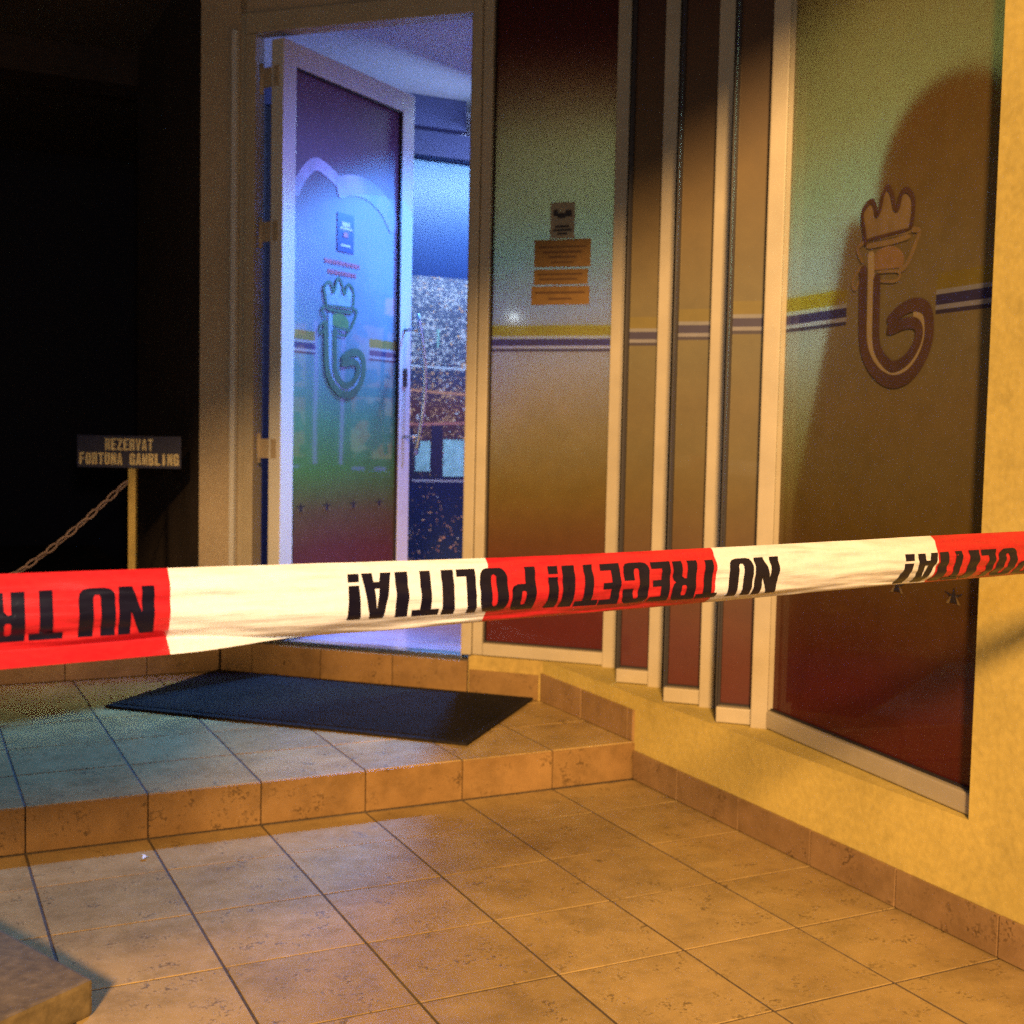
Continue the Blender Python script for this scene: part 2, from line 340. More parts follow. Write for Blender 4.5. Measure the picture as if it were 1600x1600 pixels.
# lower step: platform, top at .12
plat = MB().prism([(-1.85, 3.300), (2.09, 3.300), (2.09, 3.93), (1.14, 4.868), (-1.85, 4.868)], -.03, .1184).build('platform', 'grout', kind='structure', origin=(0, 4, -.03))
YP = [3.292, 3.60, 3.902, 4.204, 4.506, 4.808, 4.87]
def kp(x, y): return x + y < 6.01 + .30 and x < 2.1
tile_grid(plat, XG - 12 * TS, XG, YP, .12, kp)
def riser_tiles(parent, p0, d, length, z0, z1, joints, mat, th=.009, name='riser_tile'):
    """upright tiles along a line from p0 in direction d, facing right of d"""
    f = fr(p0, d)
    for a, b in zip(joints[:-1], joints[1:]):
        if b - a < .012: continue
        MB().box(a + .0018, b - .0018, -th, 0, z0 + random.uniform(0, .0006), z1 - random.uniform(0, .001), f, bev=.0015).build(name, mat, parent)
jr = [XG - 12 * TS + i * TS for i in range(13)]
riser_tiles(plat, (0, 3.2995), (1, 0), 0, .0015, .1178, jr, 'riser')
# upper landing, top at .25
landing = MB().prism([(-1.85, 4.880), (1.126, 4.880), (1.20, 4.99), (1.20, 9.0), (-1.85, 9.0)], -.03, .245).build('landing', 'grout', kind='structure', origin=(0, 6, -.03))
MB().box(-1.85, 1.10, 4.875, 9, .2455, .252).build('floor_covering', 'asphalt', landing)
riser_tiles(landing, (0, 4.8795), (1, 0), 0, .122, .244, [-1.85 + .3 * i for i in range(10)] + [1.13], 'riser')

# ------------------------------------------------------------------ low wall with ledge, plinth below the door
CX, CY = 2.08, 3.93; RT = .70710678
FAC = ((CX, CY), (-RT, RT), (RT, RT))            # x = s, to the left along the door facade; y = inwards
def fp(s, y=0): return (CX - RT * s + RT * y, CY + RT * s + RT * y)
lw = empty('yellow_wall', (2.25, 1.6, 0), 'yellow plaster wall, low under the windows and full height at the right edge', 'wall')
m = MB(); prof = [(-.8, 0), (3.925, 0), (3.925, .268), (1.93, .268), (1.93, 2.9), (-.8, 2.9)]
va_ = [m.bm.verts.new((2.08, y, z)) for y, z in prof]; vb_ = [m.bm.verts.new((2.42, y, z)) for y, z in prof]
m.bm.faces.new(va_); m.bm.faces.new(vb_[::-1])
for i in range(6): m.bm.faces.new((va_[i], va_[(i + 1) % 6], vb_[(i + 1) % 6], vb_[i]))
m.build('plaster', 'yellow', lw)
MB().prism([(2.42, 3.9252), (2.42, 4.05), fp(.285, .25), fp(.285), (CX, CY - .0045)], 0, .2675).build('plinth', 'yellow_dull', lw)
riser_tiles(lw, (2.0795, 3.288), (0, -1), 0, .003, .094, [0] + [.252 + .302 * k for k in range(13)], 'skirt', name='skirting_tile')
riser_tiles(lw, (2.0795, 3.926), (0, -1), 0, .122, .222, [0, .30, .602, .634], 'skirt', name='skirting_tile')
fr_pl = fr(fp(1.33, -.0005), (RT, -RT))
dp = empty('door_plinth', (*fp(.7), .0), 'tan tiled step below the open door, behind the doormat', 'step')
MB().prism([fp(.287), fp(.287, .24), fp(1.40, .24), fp(1.33)], .0, .246).build('core', 'grout', dp)
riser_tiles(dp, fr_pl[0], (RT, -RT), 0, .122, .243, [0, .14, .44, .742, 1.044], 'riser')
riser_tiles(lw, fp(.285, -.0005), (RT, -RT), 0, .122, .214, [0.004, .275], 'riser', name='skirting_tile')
MB().box(.315, 1.20, .005, .07, .247, .262, FAC, bev=.002).build('threshold', 'steel', dp)

# ------------------------------------------------------------------ building walls and canopy
pil = empty('pilaster', (*fp(1.4, .1), .25), 'beige plaster pilaster left of the open door frame', 'pillar')
MB().prism([fp(1.268), fp(1.268, .18), fp(1.50, .18), fp(1.44)], .246, 2.9, bev=.004).build('plaster', 'plaster', pil)
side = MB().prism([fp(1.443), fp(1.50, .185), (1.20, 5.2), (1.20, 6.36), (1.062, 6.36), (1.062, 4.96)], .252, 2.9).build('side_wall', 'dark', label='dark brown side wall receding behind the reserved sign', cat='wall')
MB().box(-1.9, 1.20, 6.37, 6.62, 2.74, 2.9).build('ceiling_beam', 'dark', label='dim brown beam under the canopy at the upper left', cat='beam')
MB().box(-4, 6.2, 9.0, 9.2, -.03, 2.9).build('night_backdrop', 'black', label='black wall added far behind the reserved sign in place of the night dark', cat='wall')  # black wall standing in for the darkness beyond the landing
MB().prism([(-4.2, -1.40), (-1.0, -.12), (.14, .42), (1.05, .68), (2.45, 1.2), (6.2, 1.2), (6.2, 9.2), (-4.2, 9.2)], 2.902, 3.2).build('canopy', 'ceiling', label='flat roof slab overhanging the whole shop entrance', cat='roof')

sb = empty('shade_board', (-2.6, -.9, 1.85), 'unseen dark board added under the canopy front edge to shade the platform', 'shade board')
FS = fr((-4.2, -1.55), (1, .375))  # board added out of view to shade the platform from the street lamp
MB().box(0, 3.45, 0, .06, 1.86, 2.74, FS, .006).build('board', 'dark', sb)
for u in (.4, 1.7, 3.1): MB().box(u, u + .03, .015, .045, 2.742, 2.90, FS).build('hanger', 'steel', sb)

# ------------------------------------------------------------------ gaming room behind the glass
MB().prism([fp(.20, .245), fp(1.20, .245), (1.212, 6.5), (5.5, 6.5), (5.5, 1.4), (2.425, 1.4), (2.425, 4.06)], .0, .254).build('room_floor', 'roomfloor', kind='structure')
MB().prism([fp(.289, .241), fp(.289, .08), fp(1.19, .08), fp(1.19, .241)], .2465, .254).build('door_sill', 'roomfloor', kind='structure')
MB().box(1.2, 5.7, 6.52, 6.7, .0, 2.9).build('room_back_wall', 'roomwall', kind='structure')
MB().box(5.51, 5.7, 1.4, 6.51, .0, 2.9).build('room_right_wall', 'roomwall', kind='structure')
MB().box(2.41, 5.7, 1.2, 1.39, .0, 2.9).build('room_front_wall', 'roomwall', kind='structure')
MB().box(1.203, 1.33, 5.25, 6.51, .256, 2.89).build('room_left_wall', 'roomwall', kind='structure')
MB().prism([fp(-.2, .12), fp(1.2, .12), (1.34, 5.3), (1.34, 6.51), (5.5, 6.51), (5.5, 1.4), (2.45, 1.4), (2.45, 3.8)], 2.885, 2.90).build('room_ceiling', 'roomceil', kind='structure')
cu = MB()  # curtain added to keep the gap at the hinges dark
for k in range(14): cu.box(1.36 + k * .045, 1.40 + k * .045, 6.24 + .02 * (k % 2), 6.28 + .02 * (k % 2), .262, 2.70, bev=.004)
cu.build('gap_shade_curtain', 'black', label='black pleated curtain added behind the open door to darken the hinge gap', cat='curtain')
mu = MB().box(1.35, 4.9, 6.495, 6.515, .26, 2.585).build('city_mural', 'mural', label='wallpaper of a city at night, seen through the open door', cat='wallpaper')
for a, b, c, d, mt in ((2.60, 2.69, .86, 1.03, 'b'), (2.77, 2.90, .83, 1.04, 'b'), (2.98, 3.06, .8, 1.0, 'b'), (2.72, 2.735, 1.56, 1.66, 'b')):
    if 'bldlight' not in M: M['bldlight'] = plain('printed_bright_building', (.45, .85, .80), .4, var=.25, scale=20)
    MB().box(a, b, 6.4935, 6.4948, c, d).build('printed_building', 'bldlight', mu)
if 'blddark' not in M: M['blddark'] = plain('printed_dark_tower', (.04, .035, .09), .4)
for a, b, c, d in ((2.46, 2.585, .80, 1.10), (2.695, 2.765, .84, 1.12)):
    MB().box(a, b, 6.4935, 6.4948, c, d).build('printed_building', 'blddark', mu)
va = empty('valance', (3, 6.4, 2.59), 'dark blue boxed valance above the city wallpaper', 'valance')
MB().box(1.36, 4.9, 6.38, 6.49, 2.588, 2.72).build('panel', 'valance', va)
MB().box(1.36, 2.79, 6.30, 6.49, 2.722, 2.884).build('box', 'valance', va)
cl = empty('ceiling_spotlight', (3.0, 6.2, 2.72), 'small pale wedge lamp by the ceiling inside, right of the valance box', 'lamp')
MB().prism([(2.83, 6.1), (3.2, 6.1), (3.2, 6.37), (2.83, 6.37)], 2.73, 2.765).build('housing', 'white', cl)
MB().prism([(2.90, 6.12), (3.2, 6.12), (3.2, 6.3), (2.95, 6.3)], 2.768, 2.86).build('bracket', 'redprint', cl)

def slot_machine(loc, rot, label, name='slot_machine', wl=.36, wu=.33, hw=.30, hh=.20, ho=0.0, ht=1.49):
    f = fr((loc[0], loc[1]), (math.cos(rot), math.sin(rot)))   # local y points to its back
    z = .256
    e = empty(name, (loc[0], loc[1], z), label, 'slot machine', 'slot machines inside the gaming room')
    m = MB(); m.box(-wl, wl, 0, .42, z, z + .55, f, .01); (m.box(-wu, wu, .10, .42, z + .552, z + ht, f, .03) if wl < .4 else None)
    if wl >= .4:
        vs = [m.bm.verts.new((f[0][0] + f[1][0] * u + f[2][0] * y, f[0][1] + f[1][1] * u + f[2][1] * y, zz)) for zz, wd in ((z + .552, .56), (z + ht, wu - .03)) for u, y in ((-wd * .6, .10), (wd, .10), (wd, .42), (-wd * .6, .42))]
        for q in ((3, 2, 1, 0), (4, 5, 6, 7), (0, 1, 5, 4), (1, 2, 6, 5), (2, 3, 7, 6), (3, 0, 4, 7)): m.bm.faces.new([vs[i] for i in q])
    m.build('cabinet', 'cab', e)
    MB().box(-.29, .29, .085, .098, z + .66, z + 1.02, f).build('lower_screen', 'screen', e)
    MB().box(-.29, .29, .085, .098, z + 1.08, z + 1.44, f).build('upper_screen', 'screen', e)
    m = MB(); pts = [(-hw, 0)] + [(ho + hw * math.cos(a), hh * math.sin(a) ** .8 if math.sin(a) > 0 else 0) for a in [math.pi * (1 - k / 12) for k in range(13)]]
    vs0, vs1 = [], []
    for u, v in pts[1:]:
        for y, L in ((.14, vs0), (.38, vs1)):
            L.append(m.bm.verts.new((f[0][0] + f[1][0] * u + f[2][0] * y, f[0][1] + f[1][1] * u + f[2][1] * y, z + ht + .002 + v)))
    m.bm.faces.new(vs0); m.bm.faces.new(vs1[::-1])
    for i in range(len(vs0)):
        j = (i + 1) % len(vs0); m.bm.faces.new((vs0[i], vs0[j], vs1[j], vs1[i]))
    m.build('topper', 'cab', e)
    MB().box(ho - .10, ho + .10, .125, .138, z + ht + .02, z + ht + .12, f).build('topper_sign', 'orange', e)
    MB().box(-.34, .34, -.10, .08, z + .552, z + .60, f, .01).build('button_deck', 'chrome', e)
    for k in range(5):
        MB().box(-.27 + k * .12, -.20 + k * .12, -.09, -.03, z + .602, z + .615, f).build('button', 'violet', e)
    for sx in (-.348, .348): MB().box(sx - .01, sx + .01, .08, .098, z + .62, z + 1.46, f).build('light_strip', 'purple', e)
    return e
slot_machine((3.75, 4.35), -math.pi / 2, 'slot machine glowing purple behind the windows, nearest of the row')
slot_machine((3.75, 5.20), -math.pi / 2, 'slot machine glowing purple, in the middle of the row inside')
slot_machine((3.75, 6.02), -math.pi / 2, 'slot machine glowing purple, at the end of the row by the city wallpaper')
slot_machine((2.70, 2.18), math.pi / 2, 'unseen hump-topped slot machine added and shaped to shadow the emblem window', wl=.47, wu=.35, hw=.25, hh=.28, ho=-.03, ht=1.40)  # added unseen, outline shaped to throw the figure-like shadow on the film

# ------------------------------------------------------------------ emblem on the glass (u right, z up), traced flat vinyl
LOGO = {
 'light': ([(-0.103, 1.556), (-0.099, 1.50), (-0.097, 1.429), (-0.092, 1.336), (-0.067, 1.282), (-0.018, 1.252), (0.021, 1.248), (0.068, 1.263), (0.107, 1.308), (0.115, 1.351), (0.103, 1.382), (0.07, 1.386)], .026, 'logo_l'),
 'outer': ([(-0.13, 1.524), (-0.127, 1.431), (-0.119, 1.334), (-0.093, 1.283), (-0.05, 1.248), (0.003, 1.231), (0.06, 1.241), (0.104, 1.275), (0.129, 1.32), (0.131, 1.363), (0.12, 1.394), (0.092, 1.408), (0.055, 1.408), (0.013, 1.394), (-0.022, 1.371)], .032, 'logo_d'),
 'inner': ([(-0.073, 1.497), (-0.071, 1.427), (-0.067, 1.338), (-0.051, 1.302), (-0.014, 1.273), (0.015, 1.268), (0.057, 1.284), (0.088, 1.316), (0.096, 1.347), (0.081, 1.365), (0.043, 1.368), (-0.004, 1.359), (-0.024, 1.361)], .028, 'logo_d'),
 'crown': ([(-0.122, 1.573), (-0.134, 1.614), (-0.143, 1.651), (-0.13, 1.671), (-0.107, 1.68), (-0.093, 1.667), (-0.084, 1.643), (-0.072, 1.654), (-0.062, 1.687), (-0.046, 1.703), (-0.027, 1.685), (-0.014, 1.65), (-0.001, 1.647), (0.008, 1.676), (0.027, 1.685), (0.052, 1.665), (0.057, 1.631), (0.050, 1.59)], .014, 'logo_d'),
 'band': ([(-0.120, 1.586), (0.049, 1.590)], .008, 'logo_d'),
 'band_low': ([(-0.122, 1.571), (-0.036, 1.569), (0.05, 1.573)], .014, 'logo_m'),
 'jaw': ([(0.052, 1.588), (0.080, 1.581), (0.076, 1.566), (0.053, 1.525), (0.033, 1.502), (0.010, 1.496)], .013, 'logo_m'),
 'bump': ([(-0.132, 1.583), (-0.157, 1.567), (-0.133, 1.532)], .012, 'logo_m'),
 'arm_left': ([(-0.135, 1.525), (-0.166, 1.5), (-0.173, 1.479), (-0.161, 1.469), (-0.143, 1.488), (-0.12, 1.493)], .009, 'logo_m'),
 'arm_right': ([(-0.072, 1.502), (0.007, 1.495), (0.013, 1.478), (-0.011, 1.473), (-0.066, 1.48)], .008, 'logo_m'),
}
BLOB = [(-0.088, 1.508), (-0.088, 1.545), (-0.060, 1.559), (-0.018, 1.559), (0.017, 1.541), (0.027, 1.52), (0.020, 1.503)]
def catmull(pts, n=5):
    out = []; P = [pts[0]] + list(pts) + [pts[-1]]
    for i in range(1, len(P) - 2):
        p0, p1, p2, p3 = P[i - 1], P[i], P[i + 1], P[i + 2]
        for k in range(n):
            t = k / n
            out.append(tuple(.5 * ((2 * p1[j]) + (-p0[j] + p2[j]) * t + (2 * p0[j] - 5 * p1[j] + 4 * p2[j] - p3[j]) * t * t + (-p0[j] + 3 * p1[j] - 3 * p2[j] + p3[j]) * t ** 3) for j in (0, 1)))
    out.append(pts[-1]); return out
def ribbon(bm, pts, wd, P):
    n = len(pts); L = []; Rr = []
    for i, p in enumerate(pts):
        a, b = pts[max(i - 1, 0)], pts[min(i + 1, n - 1)]; dx, dy = b[0] - a[0], b[1] - a[1]; l = math.hypot(dx, dy) or 1
        nx, ny = -dy / l * wd / 2, dx / l * wd / 2
        if i in (0, n - 1): nx *= .55; ny *= .55
        L.append(bm.verts.new(P(p[0] + nx, p[1] + ny))); Rr.append(bm.verts.new(P(p[0] - nx, p[1] - ny)))
    for i in range(n - 1): bm.faces.new((L[i], L[i + 1], Rr[i + 1], Rr[i]))
def emblem(parent, f, u0, dz=0, sy=1, off=-.002, names='emblem', tint=None):
    tm = tint or {}
    """f: frame whose y points inwards; u measured along f x"""
    lay = 0
    e = parent
    m = MB()
    for u, z in BLOB: pass
    def P(yo): return lambda u, z: (f[0][0] + f[1][0] * (u0 + u) + f[2][0] * yo, f[0][1] + f[1][1] * (u0 + u) + f[2][1] * yo, z + dz)
    m.bm.faces.new([m.bm.verts.new(P(off)(u, z)) for u, z in catmull(BLOB, 3)]); m.build(names + '_shade', tm.get('logo_o', 'logo_o'), e)
    m = MB(); cr = LOGO['crown'][0]; base = [(u, 1.585) for u, z in cr]
    top = catmull(cr, 3); P0 = P(off - .00005); A_ = [m.bm.verts.new(P0(u, z)) for u, z in top]; B_ = [m.bm.verts.new(P0(-.122 + .172 * i / (len(top) - 1), 1.580)) for i in range(len(top))]
    for i in range(len(top) - 1): m.bm.faces.new((A_[i], A_[i + 1], B_[i + 1], B_[i]))
    m.build(names + '_crown_fill', tm.get('logo_f', 'logo_f'), e)
    groups = {}
    for k, (pts, wd, mt) in LOGO.items(): groups.setdefault(mt, []).append((pts, wd))
    for k, (mt, nm) in enumerate((('logo_l', '_highlight'), ('logo_m', '_band'), ('logo_d', '_outline'))):
        m = MB()
        for q, (pts, wd) in enumerate(groups[mt]): ribbon(m.bm, catmull(pts), wd, P(off - .0006 * (k + 1) - .0001 * q))
        m.build(names + nm, tm.get(mt, mt), e)
def star(parent, f, u, z, off=-.003):
    """little lotus print: dark wedge between two pale petals"""
    def P(a, b, o=off): return (f[0][0] + f[1][0] * (u + a) + f[2][0] * o, f[0][1] + f[1][1] * (u + a) + f[2][1] * o, z + b)
    m = MB(); k = .72
    for tri in (((-.018, -.022), (.018, -.022), (0, .028)), ((-.045, .012), (-.012, -.006), (-.006, .004)), ((.045, .012), (.006, .004), (.012, -.006))):
        m.bm.faces.new([m.bm.verts.new(P(a * k, b * k)) for a, b in tri])
    m.build('lotus_print', 'blackprint', parent)
    m = MB()
    for tri in (((-.034, -.026), (-.020, -.026), (-.009, .004)), ((.034, -.026), (.009, .004), (.020, -.026))):
        m.bm.faces.new([m.bm.verts.new(P(a * k, b * k, off - .0004)) for a, b in tri])
    m.build('lotus_petals', 'logo_f', parent)

# ------------------------------------------------------------------ windows
ZL = .269; ZT = 2.90
GW = 'stepped shop windows with printed film'
# window beside the door
A = fp(.283); f1 = fr(A, (RT, -RT))
w1 = empty('shop_window', (*fp(.03), ZL), 'wide frosted window next to the open door, small ochre notices on it', 'window', GW)
MB().box(.016, .054, -.012, .05, ZL + .002, ZT - .002, f1, .003).build('left_stile', 'cream', w1)
MB().box(.056, .550, -.016, .05, ZL + .002, ZL + .047, f1, .004).build('bottom_rail', 'cream', w1)
MB().box(.056, .550, -.010, .05, ZT - .05, ZT - .002, f1, .004).build('top_rail', 'cream', w1)
MB().box(.056, .550, .022, .034, ZL + .048, ZT - .052, f1).build('pane', 'film', w1)
MB().box(.0545, .0585, .006, .0215, ZL + .048, ZT - .052, f1).build('gasket', 'gasket', w1)
MB().box(.0595, .53, .012, .0215, ZL + .0475, ZL + .052, f1).build('gasket', 'gasket', w1)
MB().box(.514, .561, -.035, .05, .266 , ZT - .001, f1, .004).build('mullion', 'cream', w1)
# the three narrow ones and the big one
posts = [fp(-.2545), (2.228, 3.402), (2.212, 3.088), (2.196, 2.812)]
labs = ['narrow window strip between the two leftmost slim posts of the stepped row', 'narrow window strip in the middle of the three slim ones', 'narrow window strip just left of the big emblem window']
for k in (1, 2, 3):
    B = posts[k]; Lh = (.134, .137, .1245)[k - 1]
    A = (B[0] - RT * Lh, B[1] + RT * Lh); f = fr(A, (RT, -RT)); Pp = posts[k - 1]
    e = empty('shop_window', (B[0] - .05, B[1] + .05, ZL), labs[k - 1], 'window', GW)
    MB().box(0, Lh - .024, -.018, .045, ZL + .002, ZL + .047, f, .004).build('bottom_rail', 'cream', e)
    MB().box(0, Lh - .024, -.010, .045, ZT - .05, ZT - .002, f, .004).build('top_rail', 'cream', e)
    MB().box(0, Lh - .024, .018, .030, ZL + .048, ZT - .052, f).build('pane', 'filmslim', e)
    MB().box(0.0005, .0075, .006, .0175, ZL + .048, ZT - .052, f).build('gasket', 'gasket', e)
    MB().box(.008, Lh - .025, .010, .0175, ZL + .0475, ZL + .053, f).build('gasket', 'gasket', e)
    MB().box(Lh - .0235, Lh + .0235, -.035, .045, .2665, ZT - .001, f, .004).build('mullion', 'cream', e)
    # side return back to the previous post
    a2 = (A[0] + .010, A[1] + .018); b2 = (Pp[0] + .044, Pp[1] + .014)
    g = fr(b2, (a2[0] - b2[0], a2[1] - b2[1])); gl = math.hypot(a2[0] - b2[0], a2[1] - b2[1])
    MB().box(0, gl, -.003, .003, ZL + .001, ZT - .001, g).build('side_return', 'gasket', e)
B5 = (2.100, 1.932); A5 = posts[3]; f5 = fr(A5, (B5[0] - A5[0], B5[1] - A5[1])); L5 = math.hypot(B5[0] - A5[0], B5[1] - A5[1])
w5 = empty('shop_window', (2.16, 2.37, ZL), 'largest window at the right, brown crowned hook emblem across its film', 'window', GW)
MB().box(.024, L5, -.006, .045, ZL + .002, ZL + .050, f5, .004).build('bottom_rail', 'cream', w5)
MB().box(.024, L5, -.006, .045, ZT - .05, ZT - .002, f5, .004).build('top_rail', 'cream', w5)
MB().box(.020, .034, .000, .04, ZL + .051, ZT - .052, f5, .002).build('left_bead', 'cream', w5)
MB().box(.035, L5 - .001, .018, .030, ZL + .051, ZT - .052, f5).build('pane', 'film5', w5)
MB().box(.035, L5 - .001, .010, .0175, ZL + .0505, ZL + .056, f5).build('gasket', 'gasket', w5)
MB().box(L5 - .008, L5 - .001, .003, .0175, ZL + .057, ZT - .053, f5).build('gasket', 'gasket', w5)
u5 = (posts[3][1] - 2.30) / abs(f5[1][1])
emblem(w5, f5, u5, off=.0165)
star(w5, f5, (posts[3][1] - 2.049) / abs(f5[1][1]), .742, off=.0165)
star(w5, f5, (posts[3][1] - 2.249) / abs(f5[1][1]), .742, off=.0165)

# ------------------------------------------------------------------ notices on the window beside the door
def notice(f, u0, u1, z0, z1, y, mat, label, lines, name='notice', cat='notice', group=None, tilt=0, lm='noticetext'):
    e = empty(name, (f[0][0] + f[1][0] * (u0 + u1) / 2 + f[2][0] * y, f[0][1] + f[1][1] * (u0 + u1) / 2 + f[2][1] * y, z0), label, cat, group)
    MB().box(u0, u1, y - .0015, y, z0, z1, f).build('sheet', mat, e)
    for (a, b, c, d) in lines:
        if mat != 'sheet':
            MB().box(u0 + (u1 - u0) * a, u0 + (u1 - u0) * b, y - .0022, y - .0016, z0 + (z1 - z0) * c, z0 + (z1 - z0) * d, f).build('print_line', lm, e)
    return e
us = lambda s: .283 - s
G1 = 'notices on the window beside the door'
notice(f1, us(.013), us(-.077), 1.780, 1.907, .021, 'sticker', 'small pale sticker with a dark picture, above the ochre notices', [(.12, .30, .62, .80), (.30, .62, .56, .70), (.62, .88, .60, .78), (.2, .8, .30, .36), (.12, .88, .20, .26), (.3, .7, .10, .16)], 'sticker', 'sticker', None, lm='blackprint')
notice(f1, us(.070), us(-.138), 1.680, 1.777, .021, 'notice', 'tallest ochre notice, directly under the pale sticker', [(.08, .92, .70, .76), (.15, .85, .50, .58), (.25, .75, .32, .40), (.3, .7, .14, .2)], group=G1)
notice(f1, us(.070), us(-.130), 1.618, 1.672, .021, 'notice', 'ochre notice in the middle of the three, thin gaps above and below', [(.06, .9, .62, .74), (.1, .8, .30, .42)], group=G1)
notice(f1, us(.078), us(-.137), 1.547, 1.612, .021, 'notice', 'lowest and widest ochre notice on the window beside the door', [(.06, .92, .60, .72), (.3, .7, .26, .38)], group=G1)

# ------------------------------------------------------------------ door frame
df = empty('door_frame', (*fp(.75), .25), 'cream door frame around the blue lit opening', 'door frame')
def fbox(s0, s1, y0, y1, z0, z1, nm, mt='cream', bev=.003, par=df): return MB().box(s0, s1, y0, y1, z0, z1, FAC, bev).build(nm, mt, par)
fbox(.269, .306, -.02, .06, .2695, 2.9 - .002, 'right_post')
fbox(.3065, .322, .012, .07, .263, 2.583, 'right_reveal')
fbox(1.192, 1.235, -.012, .06, .262, 2.582, 'left_post')
fbox(1.2355, 1.2675, .004, .06, .262, 2.86, 'left_trim')
fbox(1.2685, 1.290, -.022, -.001, .262, 2.60, 'edge_bead', 'white')
fbox(.307, 1.2348, -.012, .06, 2.585, 2.66, 'head')
fbox(.307, 1.267, .004, .055, 2.662, 2.898, 'transom_panel', 'plaster')
# ------------------------------------------------------------------ door leaf, opened inwards
H = (1.312, 4.67); D = fr(H, (.82, .572))
door = empty('open_door', (H[0], H[1], .275), 'white framed glass door standing open into the blue lit room', 'door')
def dbox(x0, x1, y0, y1, z0, z1, nm, mt='white', bev=.003, par=door): return MB().box(x0, x1, y0, y1, z0, z1, D, bev).build(nm, mt, par)
DW = .895; Z0, Z1 = .275, 2.555
st1 = dbox(0, .078, 0, .058, Z0, Z1, 'hinge_stile')
st2 = dbox(DW - .088, DW, 0, .058, Z0, Z1, 'lock_stile')
dbox(.0785, DW - .0885, 0, .058, Z0, Z0 + .095, 'bottom_rail'); dbox(.0785, DW - .0885, 0, .058, Z1 - .088, Z1, 'top_rail')
dbox(.0785, DW - .0885, .016, .030, Z0 + .096, Z1 - .089, 'glass', 'filmdoor', 0)
dbox(DW - .0945, DW - .0890, .002, .0155, Z0 + .096, Z1 - .089, 'gasket', 'gasket', 0)
dbox(.0790, DW - .095, .004, .0155, Z1 - .096, Z1 - .0895, 'gasket', 'gasket', 0)
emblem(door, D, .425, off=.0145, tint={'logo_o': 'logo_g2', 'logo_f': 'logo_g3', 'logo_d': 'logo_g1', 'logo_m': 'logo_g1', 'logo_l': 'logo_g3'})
for a in (.147, .316, .499, .686): star(door, D, a, .775, off=.0145)
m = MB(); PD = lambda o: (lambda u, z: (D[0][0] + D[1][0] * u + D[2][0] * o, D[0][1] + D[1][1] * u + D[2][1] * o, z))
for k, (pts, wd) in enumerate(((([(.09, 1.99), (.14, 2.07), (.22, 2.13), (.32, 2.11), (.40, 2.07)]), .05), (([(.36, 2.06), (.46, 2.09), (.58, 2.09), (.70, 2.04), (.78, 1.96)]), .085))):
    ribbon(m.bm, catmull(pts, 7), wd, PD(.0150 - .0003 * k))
m.build('reflection_arcs', 'arc', door)  # light fixture's reflection, painted as pale ribbons on the door glass
def dn(x, y): return (D[0][0] + D[1][0] * x + D[2][0] * y, D[0][1] + D[1][1] * x + D[2][1] * y)
# bowed pull handle on two standoffs
hp = []
for k in range(15):
    t = k / 14; q = dn(DW - .045, -.075 + .028 * math.cos(math.pi * (t - .5)) * -1 + .012); hp.append((q[0] + .012 * math.sin(math.pi * t), q[1], .98 + .62 * t))
hd = MB().tube(hp, .0095, 10).build('pull_handle', 'steel', door)
for zz, k in ((1.06, 2), (1.53, 12)):
    a = dn(DW - .055, 0); MB().tube([(a[0], a[1], zz), (hp[k][0], hp[k][1], zz)], .007, 8).build('standoff', 'steel', hd)
MB().box(DW - .060, DW - .030, -.004, -.0002, 1.28, 1.36, D, .001).build('keyhole_plate', 'blackprint', door)
# hinges in the gap
for zz in (2.36, 1.78, .95):
    q = fp(1.178, .012); hg = MB().cyl(q, .009, zz, zz + .115, 12).build('hinge', 'plaster', door)
    r = dn(-.002, .02); MB().box(0, math.hypot(r[0] - q[0], r[1] - q[1]), -.002, .002, zz + .02, zz + .095, fr(q, (r[0] - q[0], r[1] - q[1]))).build('hinge_plate', 'plaster', hg)
# things stuck on the door glass
nb = notice(D, .366, .477, 1.812, 1.968, .0155, 'blueprint', 'upright blue sticker with white marks on the glass of the open door', [(.25, .75, .66, .78), (.15, .9, .58, .64), (.2, .8, .14, .2)], 'sticker', 'sticker', lm='whiteprint')
MB().box(.366 + .04, .366 + .07, .0126, .0132, 1.872, 1.892, D).build('red_mark', 'redprint', nb)
ng = notice(D, .300, .520, 1.700, 1.775, .0155, 'film', 'two faint red lines of lettering under the blue sticker on the door', [], 'lettering', 'lettering')
for ch in list(ng.children): bpy.data.objects.remove(ch)
for a, b, c, d in ((.285, .521, 1.755, 1.772), (.305, .495, 1.715, 1.732)):
    x = a
    while x < b:
        wd = random.uniform(.012, .022); MB().box(x, min(x + wd, b), .0146, .0154, c, d, D).build('printed_letter', 'redprint', ng); x += wd + .006

# ------------------------------------------------------------------ doormat
mc = [(.62, 4.36), (1.12, 4.86), (2.055, 3.945), (1.56, 3.43)]
dm = empty('doormat', (1.33, 4.15, .122), 'big dark rubber doormat lying before the open door', 'doormat')
MB().prism(mc, .1225, .1305, bev=.002).build('border', 'mat', dm)
mr = MB(); ux = Vector((mc[3][0] - mc[0][0], mc[3][1] - mc[0][1])); uy = Vector((mc[1][0] - mc[0][0], mc[1][1] - mc[0][1])); lx, ly = ux.length, uy.length; ux.normalize(); uy.normalize()
g = (mc[0], (ux.x, ux.y), (uy.x, uy.y)); n = 96
for k in range(n):
    a = .03 + (lx - .06) * k / n; mr.box(a, a + (lx - .06) / n * .62, .03, ly - .03, .1312, .1345, g)
mo = mr.build('ribbed_surface', 'mat', dm); mo['kind'] = 'stuff'

